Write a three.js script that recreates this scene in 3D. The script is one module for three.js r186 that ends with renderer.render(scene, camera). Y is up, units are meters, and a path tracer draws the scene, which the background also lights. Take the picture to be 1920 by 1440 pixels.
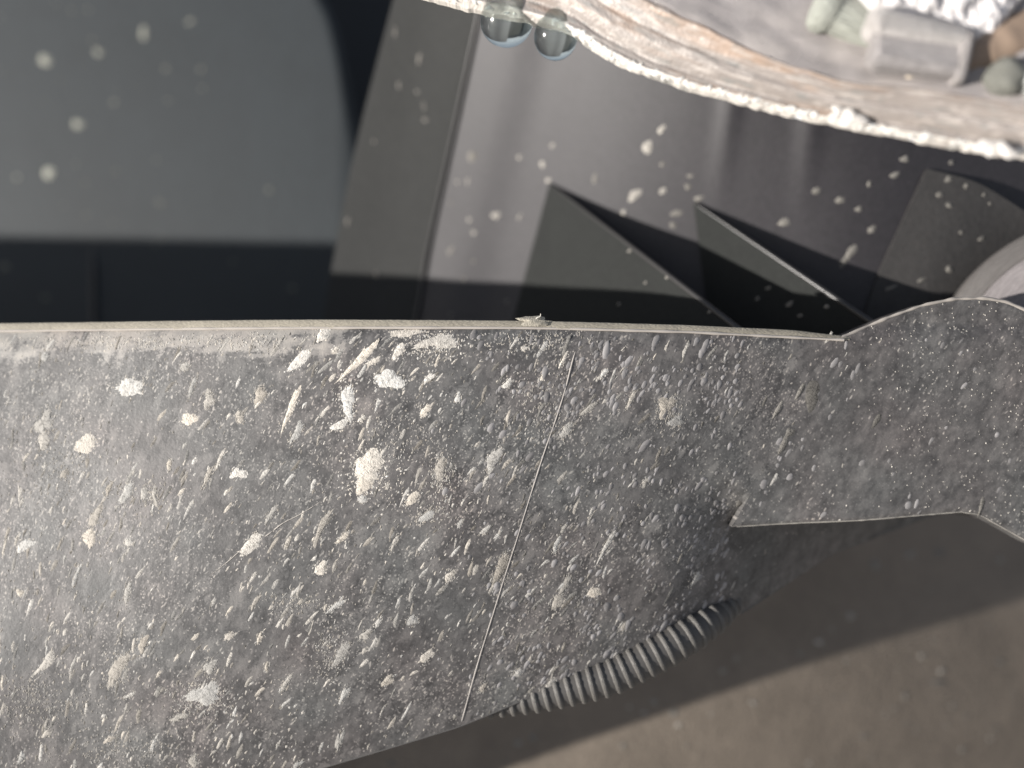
import * as THREE from 'three';
import { RoundedBoxGeometry } from 'three/addons/geometries/RoundedBoxGeometry.js';

// ---------------------------------------------------------------- camera, sky, sun, exposure
const scene = new THREE.Scene();
const F = 1738;                       // focal length in units of the photograph's pixels
const D0 = 0.135;                     // metres from the lens to the dusty panel
const U = D0 / F;                     // size of one such unit at the panel
const PITCH = 40 * Math.PI / 180;     // camera looks down
const camera = new THREE.PerspectiveCamera(2 * Math.atan(720 / F) * 180 / Math.PI, 4 / 3, 0.005, 60);
const C = new THREE.Vector3(0, 0.42, 0);
const R_ = new THREE.Vector3(1, 0, 0);
const FW = new THREE.Vector3(0, -Math.sin(PITCH), -Math.cos(PITCH));
const UP = new THREE.Vector3(0, Math.cos(PITCH), -Math.sin(PITCH));
camera.position.copy(C);
camera.lookAt(C.clone().add(FW));
camera.focus = D0 * 1.005;
camera.userData.fStop = 7.5;

const renderer = new THREE.WebGLRenderer({ antialias: true });
renderer.toneMapping = THREE.LinearToneMapping;
renderer.toneMappingExposure = 2.0;
renderer.shadowMap.enabled = true;

// low winter sun, behind the photographer's left shoulder
const SUN = new THREE.Vector3().addScaledVector(R_, -2.42).addScaledVector(UP, -0.276).addScaledVector(FW, -1).normalize();
const sun = new THREE.DirectionalLight(new THREE.Color(1.0, 0.955, 0.90), 4.6);
const AIM = C.clone().addScaledVector(FW, D0);
sun.position.copy(AIM).addScaledVector(SUN, 3);
sun.target.position.copy(AIM);
sun.castShadow = true; sun.shadow.radius = 1; sun.shadow.mapSize.set(4096, 4096);
Object.assign(sun.shadow.camera, { left: -0.5, right: 0.5, top: 0.5, bottom: -0.5, near: 0.5, far: 6 });
scene.add(sun, sun.target);

{ // computed clear sky with a bright low side towards the sun
  const w = 256, h = 128, d = new Float32Array(w * h * 4);
  for (let j = 0; j < h; j++) for (let i = 0; i < w; i++) {
    const el = (j + 0.5) / h * Math.PI - Math.PI / 2, az = (i + 0.5) / w * 2 * Math.PI - Math.PI;
    const v = new THREE.Vector3(Math.cos(el) * Math.cos(az), Math.sin(el), Math.cos(el) * Math.sin(az));
    const y = v.y, k = Math.max(0, y) ** 0.45;
    let r = 0.88 * (1 - k) + 0.20 * k, g = 0.86 * (1 - k) + 0.26 * k, b = 0.84 * (1 - k) + 0.37 * k;
    if (y < 0) { const q = Math.min(1, -y * 5); r = r * (1 - q) + 0.34 * q; g = g * (1 - q) + 0.31 * q; b = b * (1 - q) + 0.28 * q; }
    const c = Math.max(0, v.dot(SUN)), gl = 0.9 * c ** 24 + 0.35 * c ** 5;
    const o = (j * w + i) * 4; d[o] = 0.52 * (r + gl); d[o + 1] = 0.52 * (g + gl * 0.9); d[o + 2] = 0.52 * (b + gl * 0.76); d[o + 3] = 1;
  }
  const t = new THREE.DataTexture(d, w, h, THREE.RGBAFormat, THREE.FloatType);
  t.mapping = THREE.EquirectangularReflectionMapping; t.magFilter = t.minFilter = THREE.LinearFilter; t.wrapS = THREE.RepeatWrapping; t.needsUpdate = true;
  scene.background = t; scene.environment = t;
}

// ---------------------------------------------------------------- helpers
function rng(seed) { let a = seed >>> 0; return () => { a = (a + 0x6D2B79F5) | 0; let t = Math.imul(a ^ (a >>> 15), 1 | a); t = (t + Math.imul(t ^ (t >>> 7), 61 | t)) ^ t; return ((t ^ (t >>> 14)) >>> 0) / 4294967296; }; }
const clamp = (x, a = 0, b = 1) => Math.min(b, Math.max(a, x));
const sst = (a, b, x) => { const t = clamp((x - a) / (b - a)); return t * t * (3 - 2 * t); };
const lerp = (a, b, t) => a + (b - a) * t;
function hash(i, j, k) { let h = Math.imul(i, 374761393) + Math.imul(j, 668265263) + Math.imul(k, 2147483647 ^ 1274126177) | 0; h = Math.imul(h ^ (h >>> 13), 1274126177); h = Math.imul(h ^ (h >>> 15), 2246822519); return ((h ^ (h >>> 16)) >>> 0) / 4294967296; }
function vn(x, y, k = 0) { const i = Math.floor(x), j = Math.floor(y); let u = x - i, v = y - j; u = u * u * (3 - 2 * u); v = v * v * (3 - 2 * v);
  return lerp(lerp(hash(i, j, k), hash(i + 1, j, k), u), lerp(hash(i, j + 1, k), hash(i + 1, j + 1, k), u), v); }
function fbm(x, y, k = 0, o = 4) { let s = 0, a = 0.5, n = 0; for (let i = 0; i < o; i++) { s += a * vn(x, y, k + i * 17); n += a; a *= 0.5; x = x * 2.03 + 7.1; y = y * 2.03 + 3.7; } return s / n; }
// a point along the sight line through (px, py) at m times the panel's distance: used to survey where real things stand
const at = (px, py, m) => C.clone().addScaledVector(FW, D0 * m).addScaledVector(R_, (px - 960) * U * m).addScaledVector(UP, (720 - py) * U * m);
const poly = (pts) => (x) => { if (x <= pts[0][0]) { const [a, b] = pts; return a[1] + (x - a[0]) * (b[1] - a[1]) / (b[0] - a[0]); }
  for (let i = 1; i < pts.length; i++) if (x <= pts[i][0] || i === pts.length - 1) { const a = pts[i - 1], b = pts[i]; return a[1] + (x - a[0]) * (b[1] - a[1]) / (b[0] - a[0]); } };
const used = {};
const numbered = (n) => { const k = used[n] = (used[n] ?? -1) + 1; return k ? `${n}_${String(k).padStart(3, '0')}` : n; };
function base(name, p, label, category, group) { const o = new THREE.Group(); o.name = numbered(name); o.position.copy(p); o.userData = { label, category }; if (group) o.userData.group = group; scene.add(o); return o; }
// geometry is written in world coordinates and moved to the origin of its thing
function part(name, geo, mat, root, label, kind) {
  const p = root ? root.userData.at0 ?? root.position : new THREE.Vector3();
  geo.translate(-p.x, -p.y, -p.z);
  const m = new THREE.Mesh(geo, mat); m.name = root && root !== scene ? name : numbered(name); m.castShadow = m.receiveShadow = true;
  if (label) m.userData.label = label; if (kind) m.userData.kind = kind;
  m.userData.at0 = p; (root ?? scene).add(m); return m;
}
class MB { // collects triangles with colours
  constructor() { this.p = []; this.i = []; this.c = []; this.uv = []; }
  v(p, c = [1, 1, 1], uv = [0, 0]) { this.p.push(p.x, p.y, p.z); this.c.push(...c); this.uv.push(...uv); return this.p.length / 3 - 1; }
  t(a, b, c) { this.i.push(a, b, c); }
  q(a, b, c, d) { this.i.push(a, b, c, a, c, d); }
  geo() { const g = new THREE.BufferGeometry(); g.setAttribute('position', new THREE.Float32BufferAttribute(this.p, 3)); g.setAttribute('color', new THREE.Float32BufferAttribute(this.c, 3)); g.setAttribute('uv', new THREE.Float32BufferAttribute(this.uv, 2)); g.setIndex(this.i); g.computeVertexNormals(); return g; }
}
// closed sheet: grid[j][i] of points, thickness th away from the lens side (along -N)
function slab(grid, N, th, uvf, colf) {
  const mb = new MB(), nj = grid.length, ni = grid[0].length, back = N.clone().multiplyScalar(-th);
  const top = grid.map((r, j) => r.map((p, i) => mb.v(p, colf ? colf(i, j, p) : [1, 1, 1], uvf ? uvf(i, j, p) : [p.x, p.y])));
  for (let j = 0; j < nj - 1; j++) for (let i = 0; i < ni - 1; i++) mb.q(top[j][i], top[j + 1][i], top[j + 1][i + 1], top[j][i + 1]);
  const ring = []; for (let i = 0; i < ni; i++) ring.push([0, i]); for (let j = 1; j < nj; j++) ring.push([j, ni - 1]); for (let i = ni - 2; i >= 0; i--) ring.push([nj - 1, i]); for (let j = nj - 2; j > 0; j--) ring.push([j, 0]);
  const rp = ring.map(([j, i]) => { const p = grid[j][i], c = colf ? colf(i, j, p) : [1, 1, 1], u = uvf ? uvf(i, j, p) : [0, 0]; return [mb.v(p, c, u), mb.v(p.clone().add(back), c, u)]; });
  for (let k = 0; k < rp.length; k++) { const a = rp[k], b = rp[(k + 1) % rp.length]; mb.q(a[0], b[0], b[1], a[1]); }
  const bt = grid.map((r) => r.map((p) => mb.v(p.clone().add(back))));
  for (let j = 0; j < nj - 1; j++) for (let i = 0; i < ni - 1; i++) mb.q(bt[j][i], bt[j][i + 1], bt[j + 1][i + 1], bt[j + 1][i]);
  return mb.geo();
}
// smooth surface through a net of control points
function net(ctrl, nu, nv) {
  const cols = ctrl.map((r) => new THREE.CatmullRomCurve3(r, false, 'centripetal'));
  const g = [], rows = cols.map((c) => { const a = []; for (let i = 0; i <= nu; i++) a.push(c.getPoint(i / nu)); return a; });
  const vert = []; for (let i = 0; i <= nu; i++) vert.push(new THREE.CatmullRomCurve3(rows.map((r) => r[i]), false, 'centripetal'));
  for (let j = 0; j <= nv; j++) g.push(vert.map((c) => c.getPoint(j / nv)));
  return g;
}
const A = (rows) => rows.map((r) => r.map((p) => at(...p)));
const arcUV = (g, sc = 1) => { const o = g[0][0]; return (i, j, p) => [((p.x - o.x)) / sc, (p.clone().sub(o).dot(UP)) / sc]; };
const TOCAM = FW.clone().negate();
function tube(pts, r, seg = 8, mb = new MB(), col = [1, 1, 1]) {   // r may be a function of 0..1
  const cur = new THREE.CatmullRomCurve3(pts, false, 'centripetal'), n = pts.length * 6, fr = cur.computeFrenetFrames(n, false);
  let prev = null;
  for (let i = 0; i <= n; i++) { const c = cur.getPointAt(i / n), rr = typeof r === 'function' ? r(i / n) : r, ring = [];
    for (let k = 0; k < seg; k++) { const a = k / seg * 2 * Math.PI; ring.push(mb.v(c.clone().addScaledVector(fr.normals[i], rr * Math.cos(a)).addScaledVector(fr.binormals[i], rr * Math.sin(a)), col)); }
    if (prev) for (let k = 0; k < seg; k++) mb.q(prev[k], ring[k], ring[(k + 1) % seg], prev[(k + 1) % seg]);
    prev = ring; }
  return mb;
}
// a dried splat: irregular low dome on surface frame f = {p, x, y, n}; sizes in units U
function blob(mb, f, L, W, ang, H, seed, col, { taper = 0, rough = 0.22, seg = 14, rings = 3, bend = 0, jag = 0 } = {}) {
  const r = rng(seed), ca = Math.cos(ang), sa = Math.sin(ang), ph = [r() * 6.28, r() * 6.28, r() * 6.28], am = [r() * rough, r() * rough * 0.8, r() * rough * 0.5];
  const put = (u, v, h) => { v += bend * u * u * L * 0.5; const x = u * L / 2 * ca - v * sa, y = u * L / 2 * sa + v * ca; return f.p.clone().addScaledVector(f.x, x * U).addScaledVector(f.y, y * U).addScaledVector(f.n, h * U); };
  const shade = () => { const k = 0.86 + 0.28 * r(); return [col[0] * k, col[1] * k, col[2] * k]; };
  const c0 = mb.v(put(0, 0, H), shade(), [seed * 13.7 / 140, seed * 5.3 / 140]); let prev = null;
  for (let j = 1; j <= rings; j++) { const q = j / rings, ring = [];
    for (let k = 0; k < seg; k++) { const a = k / seg * 2 * Math.PI;
      let rr = 1 + am[0] * Math.sin(2 * a + ph[0]) + am[1] * Math.sin(3 * a + ph[1]) + am[2] * Math.sin(5 * a + ph[2]) + (r() - 0.5) * (rough * 0.5 + (j === rings ? jag : 0));
      const u = Math.cos(a) * rr * q, v = Math.sin(a) * rr * q * W / 2 * (1 + taper * u);
      ring.push(mb.v(put(u, v, j === rings ? -0.3 : H * (1 - q * q) * (0.8 + 0.4 * r())), shade(), [(u * L + seed * 13.7) / 140, (v + seed * 5.3) / 140])); }
    for (let k = 0; k < seg; k++) { const k2 = (k + 1) % seg; if (j === 1) mb.t(c0, ring[k], ring[k2]); else mb.q(prev[k], ring[k], ring[k2], prev[k2]); }
    prev = ring; }
}
function tex(w, h, fn, srgb = false) { // fn(i, j) -> [r, g, b] linear 0..1
  const d = new Uint8Array(w * h * 4), enc = (x) => { x = clamp(x); return 255 * (srgb ? (x <= 0.0031308 ? 12.92 * x : 1.055 * x ** (1 / 2.4) - 0.055) : x); };
  for (let j = 0; j < h; j++) for (let i = 0; i < w; i++) { const c = fn(i, j), o = (j * w + i) * 4; d[o] = enc(c[0]); d[o + 1] = enc(c[1]); d[o + 2] = enc(c[2]); d[o + 3] = 255; }
  const t = new THREE.DataTexture(d, w, h); t.magFilter = THREE.LinearFilter; t.minFilter = THREE.LinearMipmapLinearFilter; t.generateMipmaps = true; t.wrapS = t.wrapT = THREE.RepeatWrapping; if (srgb) t.colorSpace = THREE.SRGBColorSpace; t.needsUpdate = true; return t;
}

// ---------------------------------------------------------------- the dusty bumper panel
// its own frame: a to the right, b downwards, h towards the outside, all in units U
const KAP = 2.9e-4;
const botPts = [[-6600, 4150], [600, 1442], [860, 1364], [905, 1346], [1000, 1306], [1100, 1273], [1200, 1237], [1300, 1192], [1400, 1156], [1674, 1104], [2002, 1027], [2060, 1030], [2400, 1200]];
const topPts = [[-6600, 606], [0, 611], [550, 612], [1000, 614], [1300, 621], [1590, 634], [2400, 640]];
const AMP = 105;                       // how far the lower edge rolls away
const bot = poly(botPts.map(([x, y]) => { if (x > 1450) return [x, y]; let a = x, b = y; for (let k = 0; k < 5; k++) { const h = Math.max(-190, hCurve(a) + twist(a, b) - AMP - recess(a)); a = 960 + (x - 960) * (1 - h / F); b = 720 + (y - 720) * (1 - h / F); } return [a, b]; })), top = poly(topPts);
const bossTop = poly([[1395, 1000], [1448, 900], [1492, 800], [1535, 700], [1588, 633], [1640, 611], [1700, 586], [1760, 565], [1820, 553], [1880, 552], [1920, 559], [2000, 592], [2100, 660], [2260, 800]]);
const bossBot = poly([[1395, 1003], [1640, 991], [1850, 975], [1890, 980], [1920, 996], [2000, 1040], [2260, 1160]]);
function hCurve(a) {
  const d = a - 960;
  if (d > 430) { const e = Math.min(d - 430, 640); return -KAP / 2 * 430 * 430 - KAP * 430 * (e - e * e / 1000); }
  if (d > -760) return -KAP / 2 * d * d;
  const m0 = KAP * 760, w = 900, t = clamp((-760 - d) / w); return -KAP / 2 * 760 * 760 - m0 * w * (t - t * t / 2);
}
function recess(a) { const t = clamp((a - 1240) / 750, 0, 1.1); return 390 * t * t / (t + 0.3); }
function twist(a, b) { return -1.25e-4 * (clamp(a, -400, 1700) - 1000) * (clamp(b, 500, 1560) - 720); }
function hBase(a, b) { return hCurve(a) + twist(a, b) + 2.2 * (fbm(a / 260, b / 260, 5, 2) - 0.5) - 14 * (1 - clamp((b - 605) / 50)) ** 2; }   // rounded over towards the upper edge
const bossSide = (b) => b < 700 ? 1535 + (700 - b) * 0.79 : 1535 - (b - 700) * 0.466;                                       // the boss grows out of the panel along its slanting left side
const roll = (a, b) => { const E = 720, e2 = Math.max(0, (a < 1390 ? bot(a) - b : bot(1390) - 0.38 * (a - 1390) - b) * 0.94); return e2 < E ? AMP * (1 - e2 / E) ** 2.2 : 0; };
function hPanel(a, b) {
  let h = hBase(a, b) - roll(a, b);
  if (a > 1240) h -= recess(a) * sst(bossBot(a) - 60 - 150 * clamp((1430 - a) / 120), bossBot(a) - 8 + 60 * clamp((1430 - a) / 120), b);
  return h;
}
const hBoss = (a, b) => { const d = Math.max(0, a - bossSide(b)); return hBase(a, b) - roll(a, b) * (1 - 0.7 * sst(0, 300, d)) + 0.25 + 2.6 * sst(0, 60, d); };
const P3 = (a, b, h) => AIM.clone().addScaledVector(R_, (a - 960) * U).addScaledVector(UP, (720 - b) * U).addScaledVector(FW, -h * U);
function frame(hf, a, b) {
  const e = 3, p = P3(a, b, hf(a, b)), x = P3(a + e, b, hf(a + e, b)).sub(P3(a - e, b, hf(a - e, b))).normalize(), y = P3(a, b - e, hf(a, b - e)).sub(P3(a, b + e, hf(a, b + e))).normalize();
  return { p, x, y, n: new THREE.Vector3().crossVectors(x, y).normalize() };
}
const seen = (hf, px, py) => { let a = px, b = py; for (let k = 0; k < 4; k++) { const h = hf(a, b); a = 960 + (px - 960) * (1 - h / F); b = 720 + (py - 720) * (1 - h / F); } return [a, b]; };

// dirt lies on the plastic, with a sheen painted in at upper left: colour and fine relief over 2300 x 1150 units
const TW = 2048, TH = 1024, TA = -150, TB = 480, TS = 2300;
const flow = (a) => (76 - 18 * sst(-100, 600, a)) * Math.PI / 180;
const dirtAndSheen = new Float32Array(TW * TH), relief = new Float32Array(TW * TH);
{
  const r = rng(77), sc = TW / TS;
  for (let j = 0; j < TH; j++) for (let i = 0; i < TW; i++) {
    const a = TA + i / sc, b = TB + (TH - 1 - j) / sc, f = flow(a), u = (a * Math.cos(f) - b * Math.sin(f)), v = (a * Math.sin(f) + b * Math.cos(f));
    const blot = fbm(u / 34, v / 22, 11, 4), big = fbm(a / 240, b / 240, 31, 3), gr = vn(a / 2.1, b / 2.1, 3);
    let c = (0.05 + 0.05 * clamp(blot * 1.5 - 0.42) + 0.03 * (big - 0.42) + 0.02 * (gr - 0.5)) * (0.5 + 1.05 * fbm(u / 11, v / 7, 19, 3));
    if (hash(i, j, 9) > 0.985) c += 0.16 * hash(i, j, 10);
    dirtAndSheen[j * TW + i] = c; relief[j * TW + i] = 0.35 * gr + 0.4 * blot + 0.25 * vn(a / 5, b / 5, 8);
  }
  const stamp = (a, b, l, w, f, q, al, rag, up) => {
    const ci = (a - TA) * sc, cj = TH - 1 - (b - TB) * sc, ca = Math.cos(f), sa = Math.sin(f), R = Math.ceil(l * sc / 2 * 1.25 + 1); l *= sc / 2; w *= sc / 2;
    for (let j = Math.max(0, Math.floor(cj - R)); j <= Math.min(TH - 1, cj + R); j++) for (let i = Math.max(0, Math.floor(ci - R)); i <= Math.min(TW - 1, ci + R); i++) {
      const dx = i - ci, dy = j - cj, u = (dx * ca + dy * sa) / l, v = (-dx * sa + dy * ca) / (w * (1 - 0.35 * u)); let d = u * u + v * v; if (d > 2) continue;
      if (rag) d += rag * (vn(i / 2.6 + k0, j / 2.6, 2) + 0.6 * vn(i / 1.3, j / 1.3 + k0, 4) - 0.8) * 1.6;
      const m = al * clamp((1.15 - d) * (rag ? 2.2 : 1.6)); if (m <= 0) continue; const o = j * TW + i; dirtAndSheen[o] = lerp(dirtAndSheen[o], Math.max(q, dirtAndSheen[o] * 0.9), m); relief[o] += up * m; } };
  let k0 = 0; const underBoss = (a, b) => a > 1385 && b > bossBot(a) - 4;  // region below the boss edge where smears and spray are thinned
  for (let k = 0; k < 17000; k++) {                       // soft overlapping smears and stains of thin mud
    k0 = k % 97; const a = TA + r() * TS, b = 590 + r() * 900, f = flow(a) + (r() - 0.5) * 0.7, l = 9 + 34 * r() ** 2.4, w = l * (0.25 + 0.45 * r()), boss = a > bossSide(b) + 20 ? 0.3 : 1; if (underBoss(a, b) && k % 3 === 0) continue;
    const q = 0.06 + 0.17 * r() ** 2.2; stamp(a, b, l, w, f, q, (0.15 + 0.5 * r() * r()) * boss, 1.1, 0.12);
  }
  for (let k = 0; k < 700; k++) {                         // long runs and broad thin smears, in drifts
    k0 = k % 89; const a = TA + r() * 1600, b = 610 + r() * 850; if (underBoss(a, b) || r() > 1.8 * (fbm(a / 170, b / 170, 61, 3) - 0.25)) continue;
    const l = 40 + 80 * r() ** 1.6; stamp(a, b, l, l * (0.16 + 0.3 * r()), flow(a) + (r() - 0.5) * 0.5, 0.09 + 0.12 * r() ** 2, 0.2 + 0.3 * r(), 1.6, 0.06); }
  for (let k = 0; k < 420; k++) { k0 = k % 97; const a = -140 + 780 * r(), b = 614 + (16 + 50 * fbm(a / 70, 3, 7, 3)) * r() ** 2; if (r() > 1.7 * fbm(a / 90, 8, 17, 3)) continue; stamp(a, b, 26 + 50 * r(), 8 + 10 * r(), 0.1 * r() + (r() < 0.25 ? 1.2 : 0), 0.2 + 0.16 * r(), 0.5, 1.0, 0.1); }  // pale streaks under the upper left edge paint in its sun sheen
  for (let k = 0; k < 60000; k++) {                       // fine spray, drawn out along the spray direction
    const a = TA + r() * TS, b = 590 + r() * 900, dens = clamp(1.5 * fbm(a / 110, b / 110, 51, 3) - 0.32) * (a > bossSide(b) + 20 ? 0.22 : 1); if (r() > dens * 1.7 || (underBoss(a, b) && k % 3 === 0)) continue;
    stamp(a, b, 2.6 + 9 * r() ** 5, 1.9 + 1.8 * r(), flow(a) + (r() - 0.5) * 0.8, 0.13 + 0.28 * r() ** 2.2, 0.8, 0, 0.15);
  }
}
const panelMap = tex(TW, TH, (i, j) => { const c = dirtAndSheen[j * TW + i], k = clamp((c - 0.05) / 0.3), z = fbm(i / 90, j / 90, 71, 2) - 0.5; return [c * (1.035 + 0.07 * k + 0.1 * z), c * (0.985 + 0.02 * k - 0.02 * z), c * (0.965 - 0.08 * k - 0.03 * z)]; }, true);
const panelBump = tex(TW, TH, (i, j) => { const c = clamp(relief[j * TW + i] * 0.6); return [c, c, c]; });
const uvPanel = (a, b) => [(a - TA) / TS, (TB + TS / 2 - b) / (TS / 2)];

const M = {
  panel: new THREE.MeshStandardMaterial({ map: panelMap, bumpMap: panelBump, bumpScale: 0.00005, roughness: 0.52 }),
  mud: new THREE.MeshStandardMaterial({ vertexColors: true, roughness: 0.9, bumpScale: 0.00006,
    map: tex(256, 256, (i, j) => { const q = 0.62 + 0.45 * vn(i / 3.5, j / 3.5, 5) + 0.35 * (fbm(i / 22, j / 22, 6, 3) - 0.4) - (fbm(i / 9, j / 9, 8, 2) > 0.66 ? 0.3 : 0); return [q, q, q]; }, true),
    bumpMap: tex(256, 256, (i, j) => { const q = 0.6 * vn(i / 3.5, j / 3.5, 5) + 0.4 * fbm(i / 16, j / 16, 9, 3); return [q, q, q]; }) }),
  rim: new THREE.MeshStandardMaterial({ color: new THREE.Color(0.024, 0.0225, 0.022), roughness: 0.38 }),
  nub: new THREE.MeshStandardMaterial({ vertexColors: true, roughness: 0.6 }),
};

const panel = base('bumper_panel', P3(960, 1000, 0), 'large dust grey plastic panel spattered with pale dried mud, across the middle', 'bumper panel');
{
  const xs = []; for (let a = -6600; a < -300; a += 150) xs.push(a); for (let a = -300; a <= 2100; a += 8) xs.push(a);
  const g = [], NV = 150;
  for (let j = 0; j <= NV; j++) g.push(xs.map((a) => { const t = top(a), b = lerp(t, bot(a), j / NV); return P3(a, b, hPanel(a, b)); }));
  const uvs = (i, j) => { const a = xs[i]; return uvPanel(a, lerp(top(a), bot(a), j / NV)); };
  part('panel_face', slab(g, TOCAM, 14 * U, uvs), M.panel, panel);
}
{ // raised boss with the round shoulder at the right
  const g = [], NI = 110, NJ = 70, ab = [];
  for (let j = 0; j <= NJ; j++) { const row = [], rab = []; for (let i = 0; i <= NI; i++) { const a = lerp(1395, 2240, i / NI), b = lerp(bossTop(a), bossBot(a), j / NJ), ed = Math.min(a < 1590 ? 9 : b - bossTop(a), bossBot(a) - b); row.push(P3(a, b, hBoss(a, b) - 3.5 * (1 - clamp(ed / 7)) ** 2)); rab.push([a, b]); } g.push(row); ab.push(rab); }
  part('raised_boss', slab(g, TOCAM, 60 * U, (i, j) => uvPanel(...ab[j][i])), M.panel, panel);
}
const dusty = (c, seed, k = 60, br = 0.00012, rough = 0.75, s = 512, m = 0.05) => new THREE.MeshStandardMaterial({ roughness: rough, bumpScale: br,
  map: tex(s, s, (i, j) => { const q = 0.72 + 0.36 * fbm(i / k, j / k, seed, 4) + 0.28 * (vn(i / 2.2, j / 2.2, seed + 3) - 0.5) + (hash(i, j, seed) > 0.985 ? 0.5 : 0); return c.map((x) => x * q); }, true),
  bumpMap: tex(s, s, (i, j) => { const q = 0.5 * vn(i / 2.5, j / 2.5, seed + 5) + 0.5 * fbm(i / 30, j / 30, seed + 6, 3); return [q, q, q]; }) });
M.lip = dusty([0.29, 0.262, 0.21], 21, 50, 0.00008, 0.8);
{ // cut upper edge: a narrow face lying back from the panel, with a bead under it
  const hi = poly([[-6600, 589], [0, 595], [550, 596], [1000, 600.5], [1300, 608], [1500, 616], [1612, 628]]), xs = []; for (let a = -6600; a < -200; a += 100) xs.push(a); for (let a = -200; a <= 1612; a += 6) xs.push(a);
  const prof = [[0, -1], [0.06, 1.5], [0.5, -0.5], [0.92, -2], [1, -5], [1, -16]];
  const g = prof.map(([v, n]) => xs.map((a) => { const t = top(a) + 1, b = lerp(t, hi(a), v), nz = 1.6 * (fbm(a / 22, v * 3, 61, 3) - 0.5); return P3(a, b + nz * 0.5, hPanel(a, top(a)) + n + nz + 2); })).reverse();
  part('upper_edge', slab(g, TOCAM, 8 * U, (i, j) => [xs[i] / 700, prof[prof.length - 1 - j][0] * 0.06]), M.lip, panel);
  const bead = []; for (let a = -300; a <= 1600; a += 25) bead.push(P3(a, top(a) + 0.5, hPanel(a, top(a)) + 1.5 + 1.2 * vn(a / 60, 3)));
  part('edge_bead', tube(bead, (t) => U * (2.0 + 1.4 * vn(t * 60, 9)), 6, new MB(), [0.45, 0.41, 0.37]).geo(), M.mud, panel);
  const rim = []; for (let a = 1585; a <= 2200; a += 12) rim.push(P3(a, bossTop(a) + 1.5, hBoss(a, bossTop(a)) - 3 + vn(a / 14, 5)));
  part('edge_bead', tube(rim, (t) => U * (2.2 + 2.0 * vn(t * 45, 2)), 7, new MB(), [0.34, 0.31, 0.28]).geo(), M.mud, panel);
  const low = []; for (let a = 1405; a <= 2100; a += 16) low.push(P3(a, bossBot(a) - 0.5, hBoss(a, bossBot(a)) - 3));
  part('edge_bead', tube(low, (t) => U * (0.9 + 1.0 * vn(t * 60, 4)), 6, new MB(), [0.3, 0.28, 0.25]).geo(), M.mud, panel);
  const und = []; for (let a = 300; a <= 1400; a += 20) und.push(P3(a, bot(a) - 1, hPanel(a, bot(a)) - 1));
  part('edge_bead', tube(und, 2 * U, 6, new MB(), [0.1, 0.095, 0.09]).geo(), M.mud, panel);
  const burr = new MB(); const f = frame(hPanel, 1000, 620); f.p = P3(1003, 602, hPanel(1000, 614) + 2);
  blob(burr, f, 74, 18, 0.03, 5, 5, [0.36, 0.33, 0.27], { rough: 0.5, seg: 22, taper: -0.3 });
  const wh = [[1004, 600], [1008, 595], [1013, 593], [1014, 588]].map(([a, b], i) => P3(a, b, hPanel(1000, 614) + 3 + i)); tube(wh, (t) => U * (2 - 1.2 * t), 5, burr, [0.6, 0.57, 0.5]);
  part('flash_burr', burr.geo(), M.mud, panel, 'ragged pale burr on the cut upper edge');
  const seam = [[1092, 618], [1076, 668], [1060, 730], [1041, 790], [1020, 850], [985, 960], [968, 1015], [950, 1070], [925, 1150], [900, 1230], [880, 1300], [866, 1352]].map(([x, y]) => { const [a, b] = seen(hPanel, x, y); return P3(a, b, hPanel(a, b) - 0.2); });
  part('mould_line', tube(seam, (t) => U * (0.75 + 0.6 * vn(t * 40, 1) + 0.5 * vn(t * 160, 2)), 6, new MB(), [0.4, 0.37, 0.34]).geo(), M.mud, panel, 'thin pale raised mould line running down the panel');
}
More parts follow.
